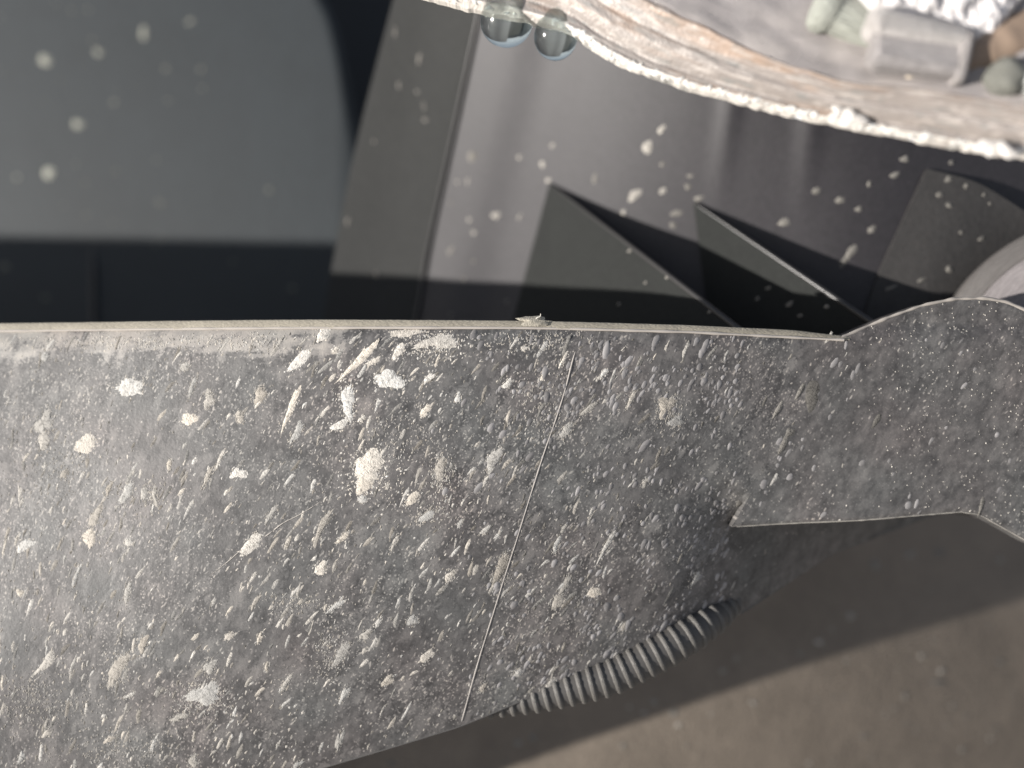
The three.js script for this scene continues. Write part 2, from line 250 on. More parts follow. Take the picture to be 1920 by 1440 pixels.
// dried mud splats surveyed one by one: x, y, length, width, angle, brightness 0..1, taper
const D = Math.PI / 180;
const splats = [
  [244, 726, 70, 31, 0, 0.8, 0], [84, 790, 46, 34, 85, 0.5, -0.3], [82, 828, 40, 24, 88, 0.6, 0.4], [159, 833, 52, 36, 10, 0.85, 0.2], [355, 786, 34, 26, 20, 0.9, 0], [84, 669, 22, 18, 90, 0.5, 0], [346, 688, 22, 17, 40, 0.5, 0.2],
  [392, 750, 38, 24, 60, 0.5, 0.2], [450, 782, 26, 18, 80, 0.55, 0.2], [543, 771, 92, 13, 65, 0.95, 0.55], [556, 812, 52, 14, 60, 0.55, 0.4], [561, 677, 66, 20, 48, 1, 0.3], [605, 627, 34, 24, 50, 1, 0.4],
  [629, 657, 18, 12, 30, 0.8, 0], [668, 682, 102, 16, 47, 1, 0.6], [652, 752, 68, 24, 88, 0.95, -0.1], [636, 797, 36, 18, 28, 0.95, 0.2], [678, 786, 20, 9, 45, 0.8, 0.2], [690, 876, 62, 56, 40, 1, 0.3], [681, 908, 46, 30, 70, 0.9, 0.4], [680, 936, 20, 16, 40, 0.7, 0],
  [445, 888, 36, 20, 28, 0.95, 0.5], [412, 863, 48, 8, 66, 0.7, 0.5], [390, 893, 46, 10, 62, 0.5, 0.3], [317, 872, 22, 12, 80, 0.6, 0.3], [237, 925, 46, 22, 60, 0.55, 0.1], [270, 926, 34, 12, 82, 0.5, 0], [290, 930, 40, 11, 100, 0.5, 0],
  [179, 968, 58, 18, 60, 0.5, 0.1], [168, 1010, 40, 28, 80, 0.8, 0.5], [46, 1023, 42, 22, 32, 0.85, 0.1], [241, 1017, 22, 15, 40, 0.7, 0.4], [470, 1023, 64, 22, 46, 0.85, 0.3], [602, 990, 74, 14, 62, 0.45, 0.2], [643, 1008, 34, 11, 46, 0.8, 0.2],
  [731, 713, 62, 34, 2, 0.95, 0], [804, 710, 34, 14, 45, 0.95, 0.4], [746, 661, 40, 16, 52, 1, 0.5], [700, 678, 30, 12, 24, 0.9, 0.1], [797, 771, 26, 18, 52, 0.95, 0.2], [859, 746, 20, 13, 82, 0.85, 0], [952, 720, 22, 15, 35, 0.85, 0],
  [983, 653, 16, 9, 35, 0.8, 0], [1056, 675, 34, 9, 65, 1, 0.3], [1016, 711, 20, 8, 65, 0.9, 0.3], [1132, 700, 26, 9, 55, 0.85, 0.5], [1061, 808, 36, 18, 38, 0.5, 0.1], [1103, 768, 42, 12, 42, 0.45, 0.3], [1183, 750, 44, 9, 62, 0.6, 0.5],
  [1249, 762, 46, 30, 50, 0.5, 0.2], [1268, 790, 30, 22, 20, 0.4, 0], [925, 862, 56, 22, 64, 0.6, 0.1], [910, 903, 30, 7, 62, 0.7, 0.3], [826, 880, 44, 22, 75, 0.5, 0.1], [773, 935, 36, 17, 35, 0.8, 0.2], [800, 968, 44, 14, 40, 0.6, 0.1],
  [910, 994, 28, 11, 36, 0.65, 0.4], [739, 1019, 40, 8, 66, 0.6, 0.5], [844, 1080, 32, 14, 56, 0.7, 0.3], [939, 1068, 60, 24, 66, 0.35, 0.3], [1043, 1022, 40, 10, 72, 0.6, 0.4], [1136, 1026, 76, 11, 64, 0.6, 0.5], [1060, 1098, 56, 13, 58, 0.4, 0.4],
  [1045, 1130, 36, 24, 55, 0.5, 0.5], [1114, 1111, 30, 22, 15, 0.8, 0.1], [773, 1164, 30, 16, 30, 0.5, 0.1], [709, 1168, 24, 10, 62, 0.7, 0.1], [686, 1190, 30, 15, 45, 0.55, 0], [799, 1232, 44, 16, 40, 0.7, 0.4], [726, 1277, 40, 13, 38, 0.6, 0.2],
  [645, 1303, 40, 13, 65, 0.65, 0.1], [972, 1262, 22, 16, 20, 0.65, 0], [1030, 1284, 34, 14, 58, 0.6, 0.5], [602, 1066, 32, 22, 32, 0.9, 0.1], [38, 1111, 20, 13, 15, 0.75, 0], [142, 1082, 54, 9, 70, 0.55, 0.4], [239, 1112, 50, 12, 80, 0.5, 0.2],
  [84, 1246, 74, 16, 48, 0.7, 0.55], [219, 1255, 84, 24, 58, 0.5, 0.1], [268, 1208, 30, 22, 70, 0.5, 0.1], [383, 1303, 70, 40, 25, 0.6, 0.2], [394, 1250, 34, 22, 60, 0.5, 0], [336, 1345, 40, 12, 12, 0.5, 0], [430, 1193, 26, 13, 35, 0.65, 0.1], [487, 1197, 24, 12, 70, 0.7, 0.2],
  [629, 1137, 48, 11, 34, 0.65, 0.3], [640, 1228, 60, 20, 56, 0.45, 0.2], [536, 1281, 44, 11, 60, 0.55, 0.2], [86, 1376, 22, 12, 40, 0.65, 0.2], [204, 1387, 24, 12, 45, 0.6, 0.1], [288, 1395, 42, 9, 70, 0.6, 0.1], [636, 1390, 50, 12, 74, 0.5, 0.2], [363, 1428, 26, 20, 60, 0.5, 0],
  [478, 1130, 36, 9, 60, 0.5, 0.3], [500, 1250, 20, 9, 70, 0.55, 0], [40, 1420, 30, 11, 70, 0.55, 0], [1304, 1086, 34, 14, 58, 0.55, 0.4], [1210, 905, 20, 12, 50, 0.45, 0], [1170, 1176, 26, 13, 50, 0.45, 0.3], [905, 1290, 22, 13, 60, 0.5, 0.3], [558, 1434, 30, 10, 45, 0.5, 0.2], [243, 1304, 26, 9, 30, 0.6, 0.1],
  [820, 640, 70, 26, 12, 0.75, 0.2], [760, 624, 60, 16, 3, 0.85, 0.1], [488, 742, 36, 24, 75, 0.5, 0], [360, 727, 52, 10, 70, 0.4, 0.3], [508, 965, 40, 12, 55, 0.45, 0.2], [560, 1108, 30, 8, 70, 0.5, 0.3], [120, 888, 24, 14, 60, 0.4, 0], [204, 917, 30, 12, 75, 0.45, 0.1],
];
const cream = (q, k = 0) => { const v = 0.1 + 0.56 * q; return [v * (1.01 + 0.008 * k), v * (0.945 - 0.008 * k), v * (0.845 - 0.025 * k)]; };
splats.forEach(([x, y, l, w, an, q, tp], i) => { const mb = new MB(), [a, b] = seen(hPanel, x, y); blob(mb, frame(hPanel, a, b), l, w, an * D, 0.7 + 0.03 * Math.min(l, w), 300 + i, cream(q, (i % 5) - 2), { taper: tp, rough: 0.2 + 0.2 * (1 - q), seg: 44, rings: 5, jag: 0.16 + 0.22 * (1 - q), bend: (i % 3 - 1) * 0.08 }); part('mud_splat', mb.geo(), M.mud, panel); });
{ // raised drop marks on the boss
  for (const [x, y, l, w, an, q] of [[1522, 745, 60, 34, 82, 0.12], [1643, 790, 40, 10, 60, 0.1], [1468, 836, 40, 16, 62, 0.22], [1458, 770, 46, 9, 58, 0.3], [1480, 812, 24, 16, 50, 0.18], [1500, 735, 46, 9, 60, 0.25], [1840, 950, 40, 10, 75, 0.16], [1385, 945, 22, 14, 70, 0.15]]) {
    const mb = new MB(), hf = x > 1450 ? hBoss : hPanel, [a, b] = seen(hf, x, y); blob(mb, frame(hf, a, b), l, w, an * D, 1.6, x, cream(q - 0.1), { taper: 0.5, seg: 22, rings: 4 }); part('mud_splat', mb.geo(), M.mud, panel); }
  const sc = new MB(); // long thin scratch of dried mud
  tube([[391, 1081], [426, 1054], [462, 1024], [500, 1004], [532, 980], [560, 966], [606, 938], [652, 912]].map(([x, y]) => { const [a, b] = seen(hPanel, x, y); return P3(a, b, hPanel(a, b) + 0.3); }), (t) => U * Math.max(0.05, 2.6 * (fbm(t * 34, 6, 3, 3) - 0.28)) * (0.4 + 0.6 * Math.sin(Math.PI * t)), 5, sc, [0.52, 0.48, 0.43]); part('mud_streak', sc.geo(), M.mud, panel);
}
{ // countless small flecks, grains and drop-shaped nubs
  const r = rng(4711), fl = new MB(), nb = new MB(), gr = new MB();
  const onBoss = (a, b) => a > 1395 && b > bossTop(a) + 4 && b < bossBot(a) - 3;
  for (let k = 0; k < 5400; k++) {
    const a = -150 + r() * 1900, b = 622 + r() * 850; if (b > bot(a) - 4 || (a > 1380 && b > bossBot(a) - 3 && (b < bossBot(a) + 14 || k % 3 === 0))) continue;
    const dens = clamp(2.6 * fbm(a / 120, b / 120, 91, 3) - 0.62, 0.08, 1) * (a > 1000 ? 1 - 0.75 * sst(1000, 1300, a) : 1) * (onBoss(a, b) ? 0.15 : 1); if (r() > dens) continue;
    const big = r() ** 4, l = 4 + 6 * r() + 36 * big, w = Math.min(l * 0.7, 2.6 + 2.4 * r() + 6 * big), q = clamp(0.12 + 0.75 * r() ** 1.5 - (a > 900 ? 0.15 : 0), 0.08, 1), hf = onBoss(a, b) ? hBoss : hPanel;
    blob(fl, frame(hf, a, b), l, w, flow(a) + (r() - 0.5) * 0.6, 0.35 + 0.04 * w, k, cream(q, r() * 4 - 2), { taper: (r() - 0.3) * 0.7, seg: 8, rings: 2, rough: 0.35 });
  }
  for (let k = 0; k < 4600; k++) {
    const a = 760 + r() * 1400, b = 622 + r() * 760; const boss = onBoss(a, b); if (!boss && b > bot(a) - 12) continue; if (!boss && a > 1400) continue;
    const dens = sst(780, 1180, a) * (boss ? 0.16 * (1 - 0.6 * sst(1500, 1750, a)) : 1) * clamp(2.4 * fbm(a / 80, b / 80, 13, 2) - 0.55, 0.1, 1); if (r() > dens) continue;
    const s = 4.5 + 6 * r() + 9 * r() ** 6, q = 0.13 + 0.14 * r() ** 1.5, hf = boss ? hBoss : hPanel;
    blob(nb, frame(hf, a, b), s * (1.15 + 1.2 * r() ** 2), s * 0.85, 62 * D + (r() - 0.5) * 0.6, s * (boss ? 0.06 : 0.09), k + 9000, [q * 1.03, q * 0.98, q * 0.96], { taper: 0.3 * r(), seg: 10, rings: 3, rough: 0.12 });
  }
  const clus = [[820, 640, 70, 34, 380, 0.8], [690, 890, 60, 60, 330, 0.95], [826, 888, 26, 44, 200, 0.6], [383, 1312, 60, 42, 260, 0.55], [60, 1315, 120, 60, 520, 0.4], [219, 1260, 30, 50, 120, 0.5], [650, 752, 22, 44, 120, 0.9], [488, 742, 18, 22, 70, 0.55], [237, 925, 22, 26, 60, 0.55], [285, 930, 26, 30, 90, 0.5], [1000, 640, 90, 26, 220, 0.6], [560, 1130, 70, 26, 140, 0.5], [620, 1230, 40, 70, 220, 0.45], [939, 1085, 24, 44, 110, 0.35], [812, 960, 60, 30, 130, 0.5], [1255, 775, 40, 46, 120, 0.4], [260, 640, 240, 18, 420, 0.75], [90, 880, 90, 90, 200, 0.35], [1010, 760, 60, 70, 180, 0.45], [740, 830, 90, 70, 200, 0.5], [200, 1400, 140, 40, 260, 0.4], [480, 640, 60, 22, 120, 0.7]];  // the long cluster by the upper left edge belongs to the painted sheen
  clus.forEach(([x, y, sx, sy, n, q], c) => { for (let k = 0; k < n; k++) { const g1 = Math.sqrt(-2 * Math.log(r() + 1e-6)), th = r() * 6.283, px = x + g1 * Math.cos(th) * sx * 0.5, py = y + g1 * Math.sin(th) * sy * 0.5; if (py < 620 || py > bot(px) - 5) continue; const [a, b] = seen(hPanel, px, py), s = 2 + 3.2 * r();
    blob(gr, frame(hPanel, a, b), s * (1 + r()), s, flow(a) + (r() - 0.5) * 2, 0.4 + 0.3 * r(), c * 1000 + k, cream(q * (0.5 + 0.6 * r()), r() * 4 - 2), { seg: 6, rings: 2, rough: 0.4 }); } });
  splats.forEach(([x, y, l, w, an, q], c) => { const n = Math.round(8 + 0.5 * (l + w) * (0.4 + (1 - q))); for (let k = 0; k < n; k++) { const t = r() * 6.283, e = 0.75 + 0.5 * r() ** 1.5, u = Math.cos(t) * l / 2 * e, v = Math.sin(t) * w / 2 * e * 1.15, ca = Math.cos(an * D), sa = Math.sin(an * D), px = x + u * ca - v * sa, py = y - (u * sa + v * ca); if (py < 618 || py > bot(px) - 5) continue; const [a, b] = seen(hPanel, px, py), s = 1.8 + 3.4 * r() ** 2;
    blob(gr, frame(hPanel, a, b), s * (1 + r()), s, an * D + r() - 0.5, 0.5, c * 777 + k, cream(q * (0.45 + 0.5 * r()), r() * 4 - 2), { seg: 6, rings: 2, rough: 0.4 }); } });
  for (let k = 0; k < 600; k++) { const a = 1560 + r() * 600, b = 560 + r() * 440; if (!onBoss(a, b) || r() > sst(1560, 1800, a)) continue; const s = 1.6 + 1.6 * r(); blob(gr, frame(hBoss, a, b), s * (1 + r()), s, r() * 3, 0.9, k + 77777, cream(0.3 + 0.6 * r()), { seg: 6, rings: 2 }); }
  part('mud_flecks', fl.geo(), M.mud, panel, undefined, 'stuff');
  part('dried_drop_nubs', nb.geo(), M.nub, panel, undefined, 'stuff');
  part('mud_and_sheen_grains', gr.geo(), M.mud, panel, undefined, 'stuff');
}

// ---------------------------------------------------------------- corrugated hose under the panel's lower edge
{
  const path = [[800, 1344, 1.08], [900, 1327, 1.078], [1000, 1306, 1.076], [1080, 1283, 1.076], [1150, 1262, 1.076], [1220, 1228, 1.078], [1280, 1194, 1.084], [1335, 1158, 1.1], [1382, 1116, 1.14]].map((p) => at(...p));
  const hose = base('corrugated_hose', path[4], 'grey corrugated hose tucked along the lower edge of the muddy panel', 'hose');
  M.hose = dusty([0.1, 0.094, 0.086], 33, 30, 0.0001, 0.6, 256);
  const cur = new THREE.CatmullRomCurve3(path), rad = (t) => U * 40 * (0.4 + 0.6 * sst(0.05, 0.5, t) - 0.35 * sst(0.72, 1, t));
  part('core_tube', tube(path, (t) => rad(t) * 0.98, 16, new MB(), [0.06, 0.056, 0.052]).geo(), M.nub, hose);
  const n = 31; for (let k = 0; k < n; k++) { const t = (k + 0.5) / n, p = cur.getPointAt(t), d = cur.getTangentAt(t), g = new THREE.TorusGeometry(rad(t) * 0.9, U * 7.0, 8, 24); g.applyQuaternion(new THREE.Quaternion().setFromUnitVectors(new THREE.Vector3(0, 0, 1), d)); g.translate(p.x, p.y, p.z); part('ring', g, M.hose, hose); }
}
// ---------------------------------------------------------------- dusty tray below
const spots = (root, list, fr, col, seed0) => list.forEach(([x, y, l, w, an], i) => { const mb = new MB(); blob(mb, fr(x, y), l, w, an * D, 1.2 + 0.1 * w, seed0 + i, col(i), { seg: 18, rings: 3, rough: 0.18 }); part('mud_spot', mb.geo(), M.mud, root); });
// frame of the surface of a mesh where the sight line through (x, y) meets it
const ray = new THREE.Raycaster();
const hit = (mesh) => (x, y) => { scene.updateMatrixWorld(true); ray.set(C, at(x, y, 1).sub(C).normalize()); const h = ray.intersectObject(mesh, false)[0]; const n = h ? h.face.normal.clone() : TOCAM.clone(); if (n.dot(FW) > 0) n.negate(); const p = h ? h.point : at(x, y, 1.5); const X = R_.clone().addScaledVector(n, -R_.dot(n)).normalize(); return { p, x: X, y: new THREE.Vector3().crossVectors(n, X), n, d: h ? h.distance / D0 : 1 }; };
{
  const cols = [[-300, 1790], [200, 1606], [800, 1385], [1400, 1160], [1900, 975], [2500, 750]], offs = [[-300, 1.6], [40, 1.52], [180, 1.5], [420, 1.575], [850, 2.06]], bow = [0.0, -0.02, -0.02, 0.03, 0.17, 0.40];
  const g = net(offs.map(([o, m]) => cols.map(([x, y], i) => at(x + o * 0.35, y + o * 0.94, m + bow[i]))), 90, 60);
  g.forEach((r, j) => r.forEach((p, i) => p.addScaledVector(TOCAM, U * 5 * (fbm(i / 9, j / 9, 88, 3) - 0.5))));
  const tray = base('lower_tray', at(1500, 1300, 1.43), 'smooth brown dust covered tray below the muddy panel, at lower right', 'tray');
  M.tray = dusty([0.178, 0.146, 0.114], 41, 70, 0.00025, 0.75, 1024);
  const face = part('tray_face', slab(g, TOCAM, 20 * U, arcUV(g, 0.13)), M.tray, tray);
  const tr = rng(515), more = []; for (let k = 0; k < 90; k++) { const x = 700 + tr() * 1250, y = 1030 + tr() * 420; if (y < 1480 - (x - 700) * 0.37) continue; const l = 7 + 16 * tr() ** 3; more.push([x, y, l * (1 + 0.8 * tr()), l, tr() * 60 - 30]); }
  spots(tray, [...more, [1764, 1258, 22, 18, 30], [1810, 1342, 12, 11, 20], [1866, 1367, 12, 11, 20], [1804, 1405, 20, 18, 10], [1355, 1258, 18, 14, 0], [1226, 1316, 18, 18, 0], [1535, 1204, 24, 16, 10], [1595, 1155, 26, 22, 0], [1641, 1060, 28, 34, 20], [1706, 1040, 34, 22, 15], [1760, 1035, 40, 22, 10], [1728, 1230, 18, 14, 0], [1875, 1050, 30, 16, 10], [1760, 1280, 60, 16, -10], [970, 1393, 24, 20, 0], [735, 1432, 28, 16, -20], [1620, 1380, 26, 14, 10], [1900, 1300, 14, 12, 0], [1560, 1180, 14, 12, 0], [1500, 1225, 16, 14, 0], [1380, 1235, 14, 16, 0], [1875, 1240, 30, 14, -20]], hit(face), (i) => { const v = 0.15 + 0.2 * hash(i, 1, 1) ** 2; return [v * 1.08, v, v * 0.88]; }, 9100);
}

// ---------------------------------------------------------------- behind the opening
const black = (c, seed, rough, br = 0.00008) => dusty(c, seed, 90, br, rough, 512);
M.plate = black([0.0145, 0.02, 0.0235], 51, 0.7);
M.strut = black([0.02, 0.0205, 0.0195], 52, 0.85);
M.wall = black([0.021, 0.0185, 0.021], 53, 0.6, 0.00002);
M.fin = black([0.0105, 0.0115, 0.0105], 54, 0.95);
M.corner = black([0.028, 0.026, 0.025], 55, 0.75);
M.void = new THREE.MeshStandardMaterial({ color: new THREE.Color(0.016, 0.019, 0.022), roughness: 0.8 });
{
  const g = net(A([[[-900, -600, 2.9], [960, -600, 2.9], [2800, -600, 2.9]], [[-900, 700, 2.9], [960, 700, 2.9], [2800, 700, 2.9]], [[-900, 1900, 2.9], [960, 1900, 2.9], [2800, 1900, 2.9]]]), 8, 8);
  const w = part('wall', slab(g, TOCAM, 40 * U), M.void, null); w.userData = { label: 'dark wall deep inside the opening, seen in the narrow V gap', category: 'wall', kind: 'structure' };
}
{ // left back plate with a rounded upper right corner
  const plate = base('back_plate', at(300, 300, 1.85), 'flat dark plate with pale round mud spots, behind the opening at upper left', 'plate');
  const rightEdge = poly([[-500, 560], [-60, 590], [0, 610], [30, 626], [70, 637], [140, 652], [270, 676], [360, 690], [480, 700], [620, 700], [800, 690]]), rows = [];
  for (let y = -500; y <= 800; y += 20) { const xr = rightEdge(y), r = []; for (let i = 0; i <= 90; i++) { const x = xr - 3000 * (1 - i / 90) ** 2.2, e = clamp((xr - x) / 22); r.push(at(x, y, 1.92 + 0.11 * clamp((640 - x) / 640, 0, 1.6) + 0.012 * (1 - e) ** 2)); } rows.push(r); }
  const face = part('plate_face', slab(rows, TOCAM, 16 * U, arcUV(rows, 0.16)), M.plate, plate);
  const rb = []; for (let y = 300; y <= 760; y += 40) rb.push(at(172 + (y - 300) * 0.01, y, 1.996 + 0.05 * (1 - sst(300, 520, y)))); part('rib', tube(rb, (t) => 9 * U * (0.15 + 0.85 * sst(0, 0.4, t)), 10).geo(), M.rim, plate);
  spots(plate, [[92, 324, 44, 40, 20], [146, 233, 38, 34, 10], [85, 113, 44, 46, 60], [185, 98, 26, 34, 70], [270, 62, 48, 28, 95], [357, 40, 30, 18, 40], [32, 332, 17, 17, 0], [214, 192, 22, 20, 30], [378, 130, 20, 20, 0], [312, 128, 20, 22, 40], [222, 172, 10, 12, 0], [174, 75, 10, 22, 90], [218, 320, 16, 16, 40], [142, 308, 14, 12, 0], [300, 380, 34, 14, -25], [505, 356, 18, 20, 80], [292, 458, 18, 12, 0], [8, 500, 34, 30, 0], [5, 130, 10, 10, 0], [84, 192, 9, 9, 0], [104, 6, 12, 12, 0], [166, 18, 14, 18, 80], [135, 20, 14, 14, 0], [85, 558, 26, 18, 0], [548, 540, 14, 22, 80], [308, 445, 14, 10, 0], [436, 490, 14, 16, 0], [380, 165, 16, 14, 0], [316, 188, 14, 14, 0], [293, 300, 14, 12, 0], [160, 343, 14, 10, 0], [163, 403, 16, 10, 0], [212, 418, 16, 10, 0], [120, 385, 10, 10, 0], [0, 32, 12, 14, 0], [112, 150, 12, 10, 0]], hit(face), (i) => cream(i < 7 ? [0.72, 0.5, 0.5, 0.4, 0.45, 0.3, 0.45][i] : 0.06 + 0.12 * hash(i, 3, 3)).map((v, k) => v * [0.92, 0.98, 0.92][k]), 9300);
}
let wallFace;
{ // moulded inner shroud: strut, curved side wall, two gussets, corner
  const sh = base('inner_shroud', at(1200, 350, 1.24), 'dark moulded shroud with slanting strut and triangular gussets, behind the panel', 'shroud');
  const fy = (y) => (y < 0 ? y : y < 500 ? y - 0.95 * y * y / 1000 : 262.5 + 0.05 * (y - 500)) - 214.5, tp = (y) => 0.00033 * fy(y), str = net(A([[[778, -160, 1.46], [855, -160, 1.44], [930, -160, 1.42]], [[737, 0, 1.46], [818, 0, 1.44], [903, 0, 1.41]], [[668, 270, 1.45], [757, 270, 1.43], [850, 250, 1.405]], [[626, 480, 1.45], [715, 480, 1.43], [800, 480, 1.405]], [[585, 720, 1.45], [690, 720, 1.43], [760, 720, 1.405]]].map((r) => r.map(([x, y, d]) => [x, y, d + 0.06 + tp(y)]))), 24, 50);
  const strut = part('strut', slab(str, TOCAM, 22 * U, arcUV(str, 0.12)), M.strut, sh);
  const edgeX = poly([[-160, 930], [0, 903], [250, 850], [480, 800], [720, 760]]);
  part('edge_bead', tube(Array.from({ length: 23 }, (_, k) => at(edgeX(-160 + k * 40), -160 + k * 40, 1.46 + tp(-160 + k * 40))), 6 * U, 10, new MB()).geo(), M.rim, sh);
  const xs = [880, 980, 1060, 1150, 1250, 1360, 1500, 1640, 1800, 2150], ms = [1.5, 1.43, 1.4, 1.35, 1.304, 1.264, 1.229, 1.207, 1.203, 1.23], gy = [0.00035, 0.00034, 0.00033, 0.0003, 0.00026, 0.00023, 0.00018, 0.0001, 0, 0], sl = [-0.235, -0.235, -0.235, -0.22, -0.2, -0.15, -0.1, -0.1, -0.1, -0.1];
  const g = net([-300, 0, 150, 300, 450, 600, 760].map((y) => xs.map((x, i) => i === 0 ? at(edgeX(y), y, 1.463 + tp(y)) : at(x + sl[i] * y, y, ms[i] + gy[i] * fy(y)))), 110, 50);
  for (const [x0, wd, am] of [[0.585, 0.014, 5], [0.70, 0.017, 6]]) g.forEach((r, j) => r.forEach((p, i) => { const d = (i / 110 - x0 - 0.0) / wd; p.addScaledVector(TOCAM, U * 2.6 * am * Math.exp(-d * d) * sst(34, 10, j)); }));  // two soft ridges added to catch the sun as light streaks
  wallFace = part('side_wall', slab(g, TOCAM, 14 * U, arcUV(g, 0.14)), M.wall, sh);
  const gusset = (apex, foot, tip, th) => { // triangular web with a rounded free edge
    const a = at(...apex), b = at(...foot), c = at(...tip), n = new THREE.Vector3().crossVectors(b.clone().sub(a), c.clone().sub(a)).normalize(); if (n.dot(FW) > 0) n.negate();
    const rows = []; for (let j = 0; j <= 12; j++) { const r = []; for (let i = 0; i <= 12; i++) { const e = a.clone().lerp(c, j / 12), s = a.clone().lerp(b, j / 12); r.push(s.lerp(e, i / 12)); } rows.push(r); }
    const web = part('gusset', slab(rows, n, th * U, arcUV(rows, 0.12)), M.fin, sh);
    const rim = []; for (let k = 0; k <= 10; k++) rim.push(a.clone().lerp(c, k / 10).addScaledVector(n, -th * 0.5 * U));
    part('gusset_rim', tube(rim, (t) => th * (0.5 + 0.45 * t) * U, 10, new MB()).geo(), M.rim, sh); return web;
  };
  const wd = (x, y, k = 0.004) => [x, y, hit(wallFace)(x, y).d * AIM.clone().sub(C).length() / at(x, y, 1).sub(C).length() - k];
  const f1 = gusset(wd(1030, 345), wd(935, 700), [1440, 660, 1.05], 8), f2 = gusset(wd(1300, 380), wd(1345, 720), [1700, 650, 1.09], 8);
  const cg = net(A([[wd(1738, 316), wd(1830, 342, 0.012), wd(1925, 398, 0.02), wd(2060, 480, 0.02)], [wd(1690, 420), wd(1800, 440, 0.012), wd(1925, 480, 0.012), wd(2060, 540, 0.01)], [wd(1645, 520), wd(1760, 540, 0.01), wd(1900, 570, 0.006), wd(2060, 610, 0.004)], [wd(1600, 660), wd(1740, 680, 0.006), wd(1900, 700, 0.004), wd(2060, 720, 0.004)]]), 30, 30);
  const corner = part('corner_wall', slab(cg, TOCAM, 14 * U, arcUV(cg, 0.12)), M.corner, sh);
  const sp = (f, l, q, s) => spots(sh, l, hit(f), (i) => cream(q * (1 - 0.5 * hash(i, 7, s))), s);
  sp(wallFace, [[930, 404, 20, 24, 80], [1214, 276, 36, 24, 60], [974, 407, 16, 10, 60], [888, 436, 14, 13, 0], [880, 412, 13, 13, 0], [858, 341, 10, 12, 0], [877, 340, 20, 9, 80], [1240, 243, 22, 16, 50], [1190, 366, 42, 22, 42], [1243, 358, 20, 15, 70], [1169, 398, 15, 12, 60], [1036, 273, 16, 12, 0], [1017, 308, 18, 16, 90], [1028, 338, 18, 12, 0], [974, 295, 12, 14, 0]], 0.5, 9500);
  sp(wallFace, [[1115, 335, 28, 12, 85], [845, 470, 30, 14, 50], [845, 380, 10, 10, 0], [888, 490, 10, 12, 0], [1262, 422, 20, 14, 0], [1530, 358, 22, 16, 30], [1575, 375, 22, 16, 10], [1470, 417, 28, 18, 10], [1697, 298, 16, 22, 80], [1630, 345, 14, 12, 40], [1678, 328, 24, 14, 20], [1635, 430, 24, 15, 40], [1595, 474, 46, 18, 55], [1582, 492, 30, 14, 50], [1610, 392, 18, 13, 0], [1294, 330, 16, 10, 0], [1242, 308, 12, 14, 0], [1784, 305, 12, 12, 0], [1780, 335, 20, 14, 0], [885, 293, 30, 30, 0], [870, 523, 10, 10, 0], [845, 590, 12, 10, 0], [950, 565, 10, 10, 0], [1290, 350, 16, 16, 0], [1268, 400, 30, 16, 20], [1310, 372, 26, 12, 10]], 0.16, 9600);
  sp(strut, [[786, 110, 34, 10, 78], [797, 225, 12, 16, 90], [795, 200, 24, 7, 95], [748, 160, 20, 10, 90], [702, 265, 12, 10, 0], [782, 172, 14, 8, 0], [652, 415, 24, 10, 75], [741, 60, 26, 8, 80], [705, 515, 8, 22, 0]], 0.2, 9700);
  sp(f1, [[1290, 545, 10, 9, 0], [1312, 560, 9, 8, 0], [1180, 470, 10, 9, 0], [1250, 520, 9, 9, 0], [1160, 570, 10, 8, 0], [1330, 585, 12, 8, 0], [1210, 530, 8, 8, 0]], 0.25, 9800);
  sp(f2, [[1480, 570, 22, 10, 25], [1440, 540, 16, 8, 20], [1500, 592, 14, 8, 0], [1550, 575, 14, 9, 0], [1420, 560, 12, 8, 20]], 0.2, 9850);
  sp(corner, [[1779, 336, 20, 14, 0], [1812, 349, 15, 12, 50], [1762, 365, 12, 18, 80], [1780, 385, 14, 16, 80], [1802, 436, 10, 10, 0], [1840, 448, 18, 10, 25], [1856, 382, 8, 8, 0], [1845, 365, 8, 9, 0], [1728, 525, 22, 8, 15], [1780, 505, 16, 18, 60], [1670, 540, 26, 9, 20]], 0.12, 9900);
}
{ // round cap at the right, behind the boss
  const c = at(2085, 705, 1.09), prof = [[0, 14], [150, 14], [262, 10], [268, 2], [272, 0], [300, -4], [310, -10], [312, -60]].map(([r, z]) => new THREE.Vector2(r * U * 1.09, z * U));
  const mk = (pts) => { const g = new THREE.LatheGeometry(pts, 96); g.applyQuaternion(new THREE.Quaternion().setFromUnitVectors(new THREE.Vector3(0, 1, 0), TOCAM.clone().addScaledVector(R_, -0.4).normalize())); g.translate(c.x, c.y, c.z); return g; };
  const cap = base('round_cap', c, 'rounded grey disc edge with pale face, peeking over the shoulder at right', 'cap');
  M.cap = dusty([0.17, 0.155, 0.155], 63, 60, 0.0001, 0.5, 256); M.capRim = dusty([0.085, 0.078, 0.074], 64, 60, 0.0001, 0.6, 256);
  part('cap_face', mk(prof.slice(0, 4)), M.cap, cap); part('cap_rim', mk(prof.slice(3)), M.capRim, cap);
}

